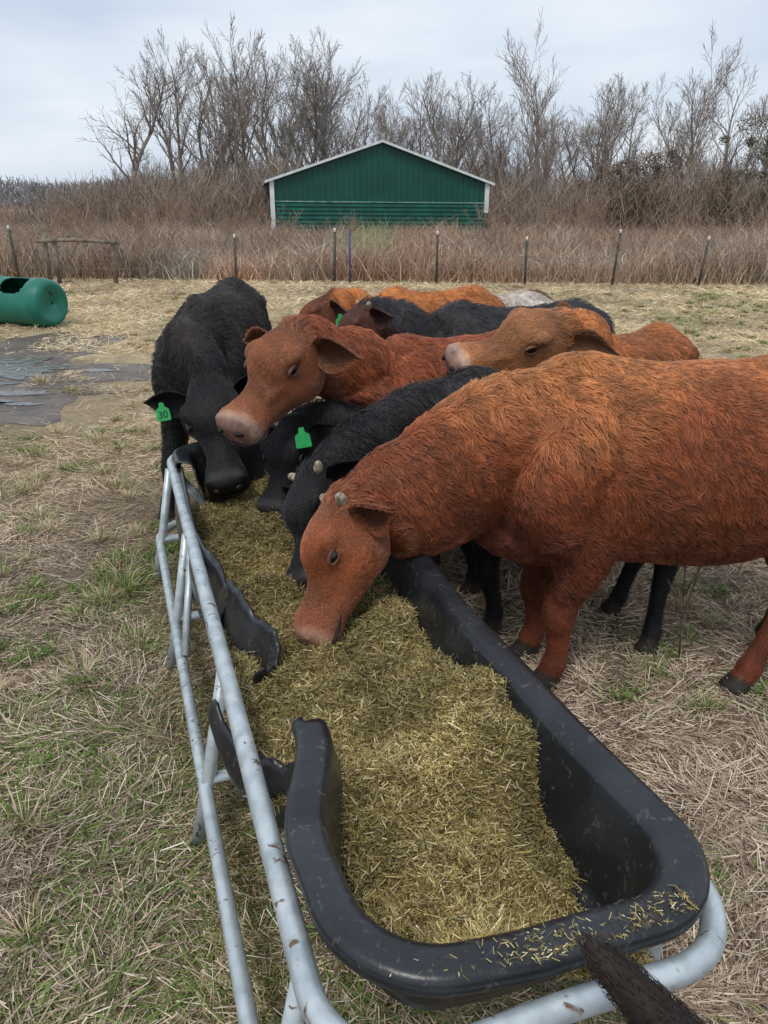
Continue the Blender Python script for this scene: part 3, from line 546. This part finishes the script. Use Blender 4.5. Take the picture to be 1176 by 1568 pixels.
def cow(name,chest,rump,H,poll,muz,hint,neck,feet,coat,NH,under=None,head_coat=None,top=None,horns=False,tag=None,muzc=(.30,.17,.13),nosec=(.17,.10,.08),fat=1.0,lenmul=1,hr=.0009,voxel=.013,legc=None,whitetop=False,earlift=0.,tagoff=(0,-.03,-.03),earback=.35,tagnum=True,earlen=.195):
    k=H/1.15; C=V3(*chest,0); Rp=V3(*rump,0); Lb=np.linalg.norm(C-Rp); fw=(C-Rp)/Lb; side=np.cross(fw,(0,0,1.)); z1=V3(0,0,1)
    st=[(0,.82,.09,.12),(.05,.81,.15,.21),(.13,.80,.195,.29),(.22,.80,.215,.325),(.36,.795,.25,.318),(.52,.785,.28,.332),(.64,.790,.285,.328),(.76,.840,.25,.285),(.87,.885,.225,.24),(.955,.90,.18,.20),(1.0,.89,.10,.13)]
    parts=[tube([(C-fw*Lb*t+z1*zc*k,hw*k*fat,hh*k) for t,zc,hw,hh in st],seg=28,sub=4,sq=.94)]
    parts.append(tube([(C-fw*Lb*t+z1*zz*k,.075*k,.05*k) for t,zz in ((.1,1.05),(.2,1.105),(.32,1.08),(.5,1.06),(.74,1.09),(.84,1.10),(.95,1.05))],seg=12))
    parts.append(tube([(C+fw*.02+z1*.72*k,.06*k,.08*k),(C-fw*Lb*.06+z1*.60*k,.085*k,.10*k),(C-fw*Lb*.2+z1*.53*k,.10*k,.07*k),(C-fw*Lb*.34+z1*.52*k,.06*k,.04*k)],seg=14))
    for s in (-1,1):
        parts.append(tube([(C-fw*Lb*.22+side*s*.09*k*fat+z1*1.06*k,.03*k,.05*k),(C-fw*Lb*.18+side*s*.165*k*fat+z1*.92*k,.06*k,.11*k),(C-fw*Lb*.12+side*s*.175*k*fat+z1*.76*k,.07*k,.12*k),(C-fw*Lb*.15+side*s*.15*k*fat+z1*.62*k,.06*k,.08*k)],up=fw,seg=12))
        parts.append(tube([(C-fw*Lb*.74+side*s*.15*k*fat+z1*1.03*k,.03*k,.03*k),(C-fw*Lb*.79+side*s*.18*k*fat+z1*1.02*k,.045*k,.04*k),(C-fw*Lb*.86+side*s*.15*k*fat+z1*1.0*k,.05*k,.05*k)],seg=10))
    poll=V3(*poll); muz=V3(*muz); d=nrm(muz-poll); HL=np.linalg.norm(muz-poll)
    hu=V3(*hint); hu=nrm(hu-d*np.dot(hu,d)); hs=np.cross(d,hu); g=HL/.42
    B=C-fw*Lb*.20+z1*.83*k; B2=C-fw*Lb*.04+z1*.86*k
    ns=[(B,.15*k,.26*k),(B2,.135*k,.235*k)]
    for i,q in enumerate(neck): ns.append((V3(*q[:3]),(.115-.012*i)*k,(q[3] if len(q)>3 else .17-.015*i)*k))
    ns.append((poll-hu*.045*g-d*.02,.078*g,.105*g)); ns.append((poll+d*HL*.15-hu*.03*g,.075*g,.09*g))
    parts.append(tube(ns,up=z1*.8+fw*.2,seg=20,sub=5))
    hs_=[(-.06,-.012,.045,.045),(-.02,0,.072,.078),(.08,-.010,.094,.104),(.20,-.018,.104,.118),(.32,-.024,.106,.122),(.42,-.034,.088,.112),(.53,-.042,.064,.090),(.64,-.042,.056,.076),(.75,-.038,.062,.070),(.85,-.035,.076,.068),(.93,-.036,.080,.065),(.98,-.040,.072,.056),(1.008,-.042,.048,.038)]
    parts.append(tube([(poll+d*HL*t+hu*uu*g,w_*g,h_*g) for t,uu,w_,h_ in hs_],up=hu,seg=28,sub=4,sq=.80))
    for s in (-1,1):
        parts.append(tube([(poll+d*HL*.18+hs*s*.066*g+hu*.050*g,.02*g,.02*g),(poll+d*HL*.285+hs*s*.092*g+hu*.057*g,.030*g,.022*g),(poll+d*HL*.39+hs*s*.080*g+hu*.050*g,.017*g,.014*g)],up=hu,seg=8))
        parts.append(tube([(poll+d*HL*.46+hs*s*.062*g-hu*.004*g,.012*g,.012*g),(poll+d*HL*.58+hs*s*.052*g-hu*.006*g,.014*g,.016*g),(poll+d*HL*.70+hs*s*.046*g-hu*.008*g,.012*g,.012*g)],up=hu,seg=8))
        parts.append(tube([(poll+d*HL*.08+hs*s*.05*g-hu*.06*g,.04*g,.055*g),(poll+d*HL*.26+hs*s*.066*g-hu*.085*g,.042*g,.058*g),(poll+d*HL*.46+hs*s*.035*g-hu*.08*g,.03*g,.038*g),(poll+d*HL*.7+hs*s*.02*g-hu*.08*g,.024*g,.024*g),(poll+d*HL*.90+hs*s*.020*g-hu*.094*g,.032*g,.022*g)],up=hu,seg=10))
        parts.append(tube([(poll+d*HL*.86+hs*s*.044*g+hu*.006*g,.028*g,.024*g),(poll+d*HL*.965+hs*s*.052*g-hu*.004*g,.031*g,.027*g)],up=hu,seg=10))
    FT=[]
    for i,(fx_,fy_,*fz) in enumerate(feet):
        zf=fz[0] if fz else 0.; F=V3(fx_,fy_,zf); FT.append(F); front=i<2
        base=C-fw*Lb*(.21 if front else .86); s=1 if np.dot(F-base,side)>0 else -1
        if front:
            js=[(.80,0,.085,.17),(.66,-.01,.09,.145),(.53,-.03,.078,.108),(.42,-.01,.060,.074),(.32,.015,.052,.058),(.27,.013,.050,.056),(.21,.005,.036,.041),(.13,0,.034,.037),(.09,.005,.042,.044),(.055,.015,.039,.040),(.03,.02,.046,.050),(0,.03,.050,.060)]
        else:
            js=[(.88,.02,.10,.20),(.74,.03,.11,.19),(.62,.06,.095,.145),(.52,.02,.066,.092),(.44,-.06,.050,.060),(.38,-.095,.044,.055),(.33,-.085,.040,.047),(.24,-.065,.033,.038),(.14,-.05,.032,.036),(.09,-.045,.041,.043),(.055,-.035,.037,.039),(.03,-.025,.045,.049),(0,-.015,.048,.058)]
        off=F-(base+side*s*.13*k); off[2]=zf
        off=off-fw*js[-1][1]*k; sts=[]
        for zz,xx,rw_,rh_ in js:
            t=np.clip(1-zz/.80,0,1)**.9; p=base+side*s*(.118+.012*t)*k+fw*xx*k+z1*zz*k
            p=p+V3(off[0],off[1],0)*t+z1*zf*t
            sts.append((p,rw_*k,rh_*k))
        parts.append(tube(sts,up=fw,seg=14,sub=3))
    tb=Rp+fw*.03+z1*1.0*k; tail=tube([(tb,.03*k),(tb-fw*.07*k-z1*.1*k,.022*k),(tb-fw*.08*k-z1*.35*k,.016*k),(tb-fw*.06*k-z1*.6*k,.03*k),(tb-fw*.06*k-z1*.78*k,.006)],up=fw,seg=8)
    extra=[tail]; earpts=[]; K=12;M=9; q_=np.linspace(-1,1,M)
    for s in (-1,1):
        eb=poll+d*HL*.07+hs*s*.074*g-hu*.005*g; ed=nrm(hs*s*1.0-d*earback+z1*earlift-hu*.05); el=earlen*g; en=nrm(hu*.35+d*.9)
        en=nrm(en-ed*np.dot(en,ed))
        v=[];f=[]
        wd_=np.array([.022,.034,.048,.058,.063,.064,.061,.055,.046,.035,.023,.012,.003])*g
        sdv=np.cross(ed,en)
        for sh in (0,1):
            for a in range(K+1):
                t=a/K
                for q in q_:
                    cup=(q*q-.4)*wd_[a]*.75
                    v.append(eb+ed*el*t+sdv*q*wd_[a]+en*(cup+(.005 if sh else -.005)*(1-q*q))-z1*.02*t*t)
        o_=(K+1)*M
        for a in range(K):
            for b in range(M-1):
                i0=a*M+b; f.append((i0,i0+1,i0+M+1,i0+M)); f.append((o_+i0,o_+i0+M,o_+i0+M+1,o_+i0+1))
        extra.append((np.array(v),f)); earpts.append((eb+ed*el*.6-z1*.01,en,ed))
    einner=np.tile(np.concatenate([np.zeros((K+1)*M),np.tile((np.abs(q_)<.8)*1.0,K+1)]),2)
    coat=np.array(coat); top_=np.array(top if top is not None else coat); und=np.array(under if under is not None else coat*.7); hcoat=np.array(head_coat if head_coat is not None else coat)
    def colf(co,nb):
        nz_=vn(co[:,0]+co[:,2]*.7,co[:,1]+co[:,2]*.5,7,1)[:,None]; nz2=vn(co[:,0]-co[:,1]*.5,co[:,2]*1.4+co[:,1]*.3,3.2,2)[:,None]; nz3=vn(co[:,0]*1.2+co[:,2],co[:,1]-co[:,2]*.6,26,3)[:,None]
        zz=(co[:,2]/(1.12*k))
        t=np.clip((zz+.25*(nz2[:,0]-.5)-.50)/.45,0,1)[:,None]; c=und*(1-t)+coat*t; t2=np.clip((zz+.20*(nz2[:,0]-.5)-.84)/.17,0,1)[:,None]; c=c*(1-t2)+top_*t2  # brighter back, darker patches: highlights and rib shading put into coat colour
        if whitetop:
            wt=(zz>.93)[:,None]&(nz_>.3); c=np.where(wt,np.array((.6,.52,.45)),c)
        rel=co-poll; ta=(rel@d)/HL; rd=np.linalg.norm(rel-np.outer(rel@d,d),axis=1)
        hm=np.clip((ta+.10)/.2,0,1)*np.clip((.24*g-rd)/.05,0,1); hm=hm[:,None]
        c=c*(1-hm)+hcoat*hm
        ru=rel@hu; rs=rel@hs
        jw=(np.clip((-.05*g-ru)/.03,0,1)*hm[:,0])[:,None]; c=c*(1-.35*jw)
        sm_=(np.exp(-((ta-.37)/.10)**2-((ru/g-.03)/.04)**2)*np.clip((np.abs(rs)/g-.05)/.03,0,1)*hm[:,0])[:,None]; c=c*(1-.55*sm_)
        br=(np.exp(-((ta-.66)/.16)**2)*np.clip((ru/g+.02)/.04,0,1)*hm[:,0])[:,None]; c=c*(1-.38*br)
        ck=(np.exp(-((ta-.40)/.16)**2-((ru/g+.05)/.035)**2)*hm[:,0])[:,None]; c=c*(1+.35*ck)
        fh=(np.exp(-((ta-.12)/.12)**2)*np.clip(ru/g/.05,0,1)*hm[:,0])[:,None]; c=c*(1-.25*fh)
        c=c*(.66+.42*nz_+.30*nz3)
        ta_=ta-.02*np.clip(ru/.05,-1,1)
        m_=np.clip((ta_-.845)/.08,0,1)*np.clip((.17*g-rd)/.03,0,1); c=c*(1-m_[:,None])+np.array(muzc)*(.70+.3*nz2+.2*nz3)*m_[:,None]
        np_=(np.clip((ta-.95-.03*np.clip(-ru/g*14,-1,1))/.025,0,1)*m_*np.clip((ru/g+.085)/.02,0,1))[:,None]; c=c*(1-np_)+np.array(nosec)*np_*(.7+.6*nz3)
        fdn=np.min([np.linalg.norm(co-F,axis=1) for F in FT],axis=0)
        lowleg=np.clip((.42*k-co[:,2])/.06,0,1)*(1-hm[:,0])
        if legc is not None: lw=lowleg[:,None]; c=c*(1-lw)+np.array(legc)*lw
        hoof=(fdn<.075)&(hm[:,0]<.5); c[hoof]=(.035,.028,.022)
        fl=np.tile(-fw*.75-z1*.85,(len(co),1)); fl=fl*(1-hm)+(-d*1.0)*hm; fl=fl*(1-lowleg[:,None])+(-z1)*lowleg[:,None]
        ln=np.full(len(co),.042); topm=np.clip((zz-.8)/.15,0,1); ln=ln+.003*topm
        ln=ln*(.60+.72*nz2[:,0])
        ln=ln*(1-hm[:,0])+.0105*hm[:,0]; poll_m=np.exp(-((ta-.0)/.13)**2)*np.clip((.11*g-rd)/.03,0,1)*(ru>0); ln=ln+.026*poll_m; ln=ln+.010*jw[:,0]*np.clip(1-ta,0,1)
        ln=ln*(1-lowleg)+.013*lowleg; ln=ln*lenmul; ln=np.where(m_>.3,.0035,ln)
        dn=np.ones(len(co)); dn+=hm[:,0]*3.2; dn[m_>.5]=.25; dn[np_[:,0]>.4]=.0; dn[hoof]=.02
        fe=(ta>.30)&(ta<.45)&(np.abs(rs)>.070*g)&(ru>.005*g)&(ru<.055*g)&(rd<.2); dn[fe]=.05
        tn=len(tail[0]); ln[nb:nb+tn]=.03; ln[nb+tn:]=.020; dn[nb+tn:]=2.2
        c[nb+tn:]=hcoat*.75*(1-.72*einner[:,None]); ln[nb+tn:]-=.006*einner; dn[nb+tn:]-=1.4*einner
        for (ep,en_,ed_) in earpts: 
            q=np.arange(len(co))>=nb+tn; fl[q]=np.where((np.linalg.norm(co[q]-ep,axis=1)<.15)[:,None],ed_,fl[q])
        return c,fl,ln,dn
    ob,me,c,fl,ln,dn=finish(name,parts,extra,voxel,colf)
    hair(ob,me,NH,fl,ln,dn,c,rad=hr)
    ml=mat('lid_skin',tuple((hcoat*.25+.008).tolist()),rough=.5)
    for s in (-1,1):
        ep=poll+d*HL*.37+hu*.028*g+hs*s*.0905*g
        ax2=[hs*s,d,hu]
        sphere('eye',ep,(.0155*g,.0240*g,.0165*g),M_eye,ob,ax2)
        el_=MB(); ring=[]
        for a in np.linspace(0,2*np.pi,20,endpoint=False):
            up_=math.sin(a); ring.append((ep+hs*s*(.0115-.004*abs(math.cos(a)))*g+d*.027*g*math.cos(a)+hu*(.0125 if up_>0 else .0155)*g*up_-hu*.002*g,(.0066 if up_>0 else .0045)*g))
        el_.add(*tube(ring,up=hs*s,seg=8,sub=1,closed=True)); el_.obj('eyelid',ml,ob)
        sphere('nostril',poll+d*HL*1.010+hs*s*.043*g-hu*.014*g,(.017*g,.012*g,.011*g),M_dark,ob,[nrm(hs*s-hu*.5-d*.5),d,nrm(hu+hs*s*.5)])
        if horns:
            hb=poll+hs*s*.056*g+hu*.045*g+d*.0; mbh=MB(); hd=nrm(hs*s*.7+hu*.6-d*.25)
            mbh.add(*tube([(hb,.019*g),(hb+hd*.028*g,.017*g),(hb+hd*.046*g,.012*g),(hb+hd*.054*g,.004)],up=d,seg=12)); mbh.obj('horn_bud',M_horn,ob)
    mm=MB(); mm.add(*tube([(poll+d*HL*t+hs*a*g+hu*b*g,.0048*g) for t,a,b in ((.70,.050,-.070),(.80,.064,-.075),(.88,.076,-.077),(.95,.066,-.078),(1.0,.03,-.077),(1.01,0,-.074),(1.0,-.03,-.077),(.95,-.066,-.078),(.88,-.076,-.077),(.80,-.064,-.075),(.70,-.050,-.070))],up=hu,seg=6)); mm.obj('mouth_line',M_dark,ob)
    if tag is not None:
        ep,en_,ed_=earpts[tag]; tgc=ep+V3(*tagoff); tn_=nrm(V3(.1,-1,.25)); tx=nrm(np.cross(tn_,z1))*-1; ty=np.cross(tn_,tx)*-1
        if ty[2]<0: ty=-ty
        tx=np.cross(ty,tn_); ro=.15; tx,ty=tx*math.cos(ro)+ty*math.sin(ro),ty*math.cos(ro)-tx*math.sin(ro)
        pl=[(-.010,.032),(-.013,.012),(-.026,.004),(-.030,-.002),(-.032,-.045),(-.027,-.05),(.027,-.05),(.032,-.045),(.030,-.002),(.026,.004),(.013,.012),(.010,.032)]; npl=len(pl)
        v=[tgc+tx*a+ty*b+tn_*.0015 for a,b in pl]+[tgc+tx*a+ty*b-tn_*.0015 for a,b in pl]
        mt=MB(); mt.add(v,[tuple(range(npl)),tuple(range(2*npl-1,npl-1,-1))]+[(i,i+npl,(i+1)%npl+npl,(i+1)%npl) for i in range(npl)]); mt.obj('ear_tag',M_tag,ob,False)
        if tagnum:
            cu=bpy.data.curves.new('tag_number','FONT'); cu.body='30'; cu.size=.045; cu.align_x='CENTER'; cu.align_y='CENTER'; cu.materials.append(M_ink)
            to=bpy.data.objects.new('tag_number',cu); link(to,ob); p=tgc+tn_*.0035+ty*-.024
            to.matrix_world=Matrix(((tx[0],ty[0],tn_[0],p[0]),(tx[1],ty[1],tn_[1],p[1]),(tx[2],ty[2],tn_[2],p[2]),(0,0,0,1)))
    return ob
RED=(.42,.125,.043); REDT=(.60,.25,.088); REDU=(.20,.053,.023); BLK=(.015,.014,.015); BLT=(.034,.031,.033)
DM=(.045,.036,.034); DN=(.02,.017,.017)
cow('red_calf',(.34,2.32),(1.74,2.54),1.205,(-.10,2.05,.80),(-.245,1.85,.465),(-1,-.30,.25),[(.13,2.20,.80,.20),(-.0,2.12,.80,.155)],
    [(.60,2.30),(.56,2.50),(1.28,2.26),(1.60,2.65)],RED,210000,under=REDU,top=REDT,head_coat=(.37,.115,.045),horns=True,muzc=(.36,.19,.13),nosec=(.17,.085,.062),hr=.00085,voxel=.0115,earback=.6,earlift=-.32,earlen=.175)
cow('black_calf',(.12,2.86),(1.2,2.92),1.05,(-.23,2.46,.74),(-.285,2.17,.465),(-.7,-.35,.5),[(.0,2.70,.80,.17),(-.12,2.58,.78,.14)],
    [(.45,2.66),(.40,3.0),(1.04,2.50),(.99,2.83)],BLK,52000,top=BLT,horns=True,muzc=DM,nosec=DN)
cow('red_calf',(-.12,3.22),(.85,3.78),1.10,(-.345,3.02,1.13),(-.585,2.68,.865),(-.35,-.5,.8),[(-.12,3.2,.97,.19),(-.24,3.12,1.03,.15)],
    [(0,3.15),(.0,3.5),(.6,3.5),(.7,3.85)],(.30,.080,.031),95000,under=(.16,.042,.019),top=(.40,.115,.045),head_coat=(.39,.14,.06),muzc=(.45,.29,.215),nosec=(.22,.12,.095),earback=.1,voxel=.0115,earlift=.05)
cow('black_calf',(-.94,3.58),(-.99,5.15),1.2,(-.79,3.30,.86),(-.67,2.95,.53),(.0,-.6,.6),[(-.90,3.48,.94,.20),(-.85,3.40,.92,.15)],
    [(-1.22,3.80),(-.74,3.02,.42),(-1.18,4.9),(-.82,4.95)],BLK,62000,top=(.036,.025,.020),muzc=DM,nosec=DN,tag=1,fat=.9)
cow('black_calf',(.02,3.0),(.85,3.12),.85,(-.37,3.04,.76),(-.47,2.78,.48),(-.4,-.6,.5),[(-.1,3.0,.72,.19),(-.24,3.04,.76,.17)],
    [(.2,2.9),(.2,3.15),(.75,3.0),(.75,3.2)],BLK,22000,muzc=DM,nosec=DN,tag=0,tagoff=(-.12,-.10,.01),tagnum=False)
cow('tan_calf',(.86,3.30),(1.50,3.92),1.10,(.72,3.10,1.16),(.26,2.98,1.07),(0,-.35,1),[(.88,3.24,1.0,.19),(.82,3.17,1.10,.15)],
    [(.9,3.3),(1.05,3.6),(1.35,3.7),(1.5,3.8)],(.38,.125,.038),65000,top=(.58,.215,.065),head_coat=(.48,.21,.088),muzc=(.52,.35,.27),nosec=(.28,.16,.125),earback=1.7,voxel=.0115)
cow('dark_brown_calf',(.18,4.0),(1.2,4.18),1.17,(-.08,3.88,1.13),(-.32,3.76,.88),(-.6,-.2,.8),[(.08,3.95,1.0),(.0,3.92,1.07)],
    [(.35,3.85),(.35,4.1),(1.0,4.0),(1.0,4.25)],BLT,22000,head_coat=(.12,.045,.03),muzc=DM,horns=True)
cow('orange_calf',(-.12,4.55),(.68,4.80),1.18,(-.30,4.44,1.09),(-.64,4.36,.86),(-.3,0,1),[(-.18,4.5,1.0),(-.25,4.46,1.06)],
    [(0,4.45),(0,4.7),(.6,4.6),(.6,4.85)],(.38,.12,.03),22000,top=(.56,.20,.055),head_coat=(.22,.07,.03),tag=0,tagoff=(0,-.02,-.045))
cow('white_backed_calf',(.35,5.0),(1.1,5.05),1.13,(.2,4.9,.8),(.1,4.7,.45),(-.5,-.4,.5),[(.32,5.0,.95),(.26,4.95,.88)],
    [(.5,4.9),(.5,5.1),(1.0,4.9),(1.0,5.1)],(.2,.08,.04),16000,whitetop=True)
def dog():
    parts=[]; rp=V3(.46,.48,.50); ch=V3(.84,.10,.50); f=nrm(ch-rp); s=np.cross(f,(0,0,1.)); z1=V3(0,0,1)
    parts.append(tube([(rp-f*.05,.06,.07),(rp+f*.02,.095,.10),(rp+f*.2,.10,.10),(rp+f*.38,.12,.14),(ch,.10,.13),(ch+f*.06,.05,.07)],seg=18))
    parts.append(tube([(ch,.08,.1),(ch+f*.12+z1*.12,.065,.075),(ch+f*.2+z1*.2,.06,.07)],seg=14))
    h=ch+f*.2+z1*.22; parts.append(tube([(h-f*.05,.05),(h+f*.03,.07,.065),(h+f*.1-z1*.01,.055,.05),(h+f*.18-z1*.03,.03,.032),(h+f*.22-z1*.035,.018)],seg=14))
    for q in (-1,1):
        parts.append(tube([(rp+f*.03+s*q*.07,.05,.09),(rp+f*.07+s*q*.08-z1*.2,.035,.05),(rp-f*.03+s*q*.08-z1*.32,.02,.025),(rp+s*q*.08-z1*.46,.018),(rp+f*.03+s*q*.08-z1*.49,.025,.03)],up=f,seg=10))
        parts.append(tube([(ch-f*.02+s*q*.07,.05,.07),(ch-f*.03+s*q*.08-z1*.22,.028,.032),(ch-f*.02+s*q*.08-z1*.45,.018),(ch+f*.01+s*q*.08-z1*.49,.025,.03)],up=f,seg=10))
        parts.append(tube([(h-f*.02+s*q*.05+z1*.04,.02),(h-f*.03+s*q*.07+z1*.09,.015,.008),(h-f*.03+s*q*.075+z1*.115,.004)],up=f,seg=8))
    parts.append(tube([(rp-f*.02+z1*.04,.06),(V3(.435,.54,.60),.044),(V3(.395,.585,.67),.036),(V3(.34,.62,.715),.030),(V3(.29,.65,.755),.023),(V3(.262,.666,.780),.008)],up=(1,0,0),seg=12))
    def colf(co,nb):
        n=len(co); c=np.tile((.028,.018,.014),(n,1)); fl=np.tile(-f*.8-z1*.5,(n,1)); tm=(co[:,2]>.55)&(co[:,1]>.5); fl[tm]=nrm(V3(-.13,.1,.14)); return c,fl,np.full(n,.02),np.ones(n)
    ob,me,c,fl,ln,dn=finish('black_dog',parts,[],.010,colf); hair(ob,me,36000,fl,ln,dn,c,rad=.0005,wave=.1)
    for q in (-1,1): sphere('eye',h+f*.09+s*q*.045+z1*.02,(.01,.01,.01),M_eye,ob)
    sphere('nose',h+f*.225-z1*.03,(.014,.014,.012),M_dark,ob)
dog()
wd=MB()
for a,b in (((1.16,2.45,0),(1.10,2.43,.5)),((1.13,2.44,.15),(1.2,2.5,.42)),((1.14,2.44,.2),(1.03,2.38,.40)),((1.12,2.43,.3),(1.17,2.4,.5))): rod(wd,a,b,.003,5)
wd.obj('dry_weed_stalk',M_wood)
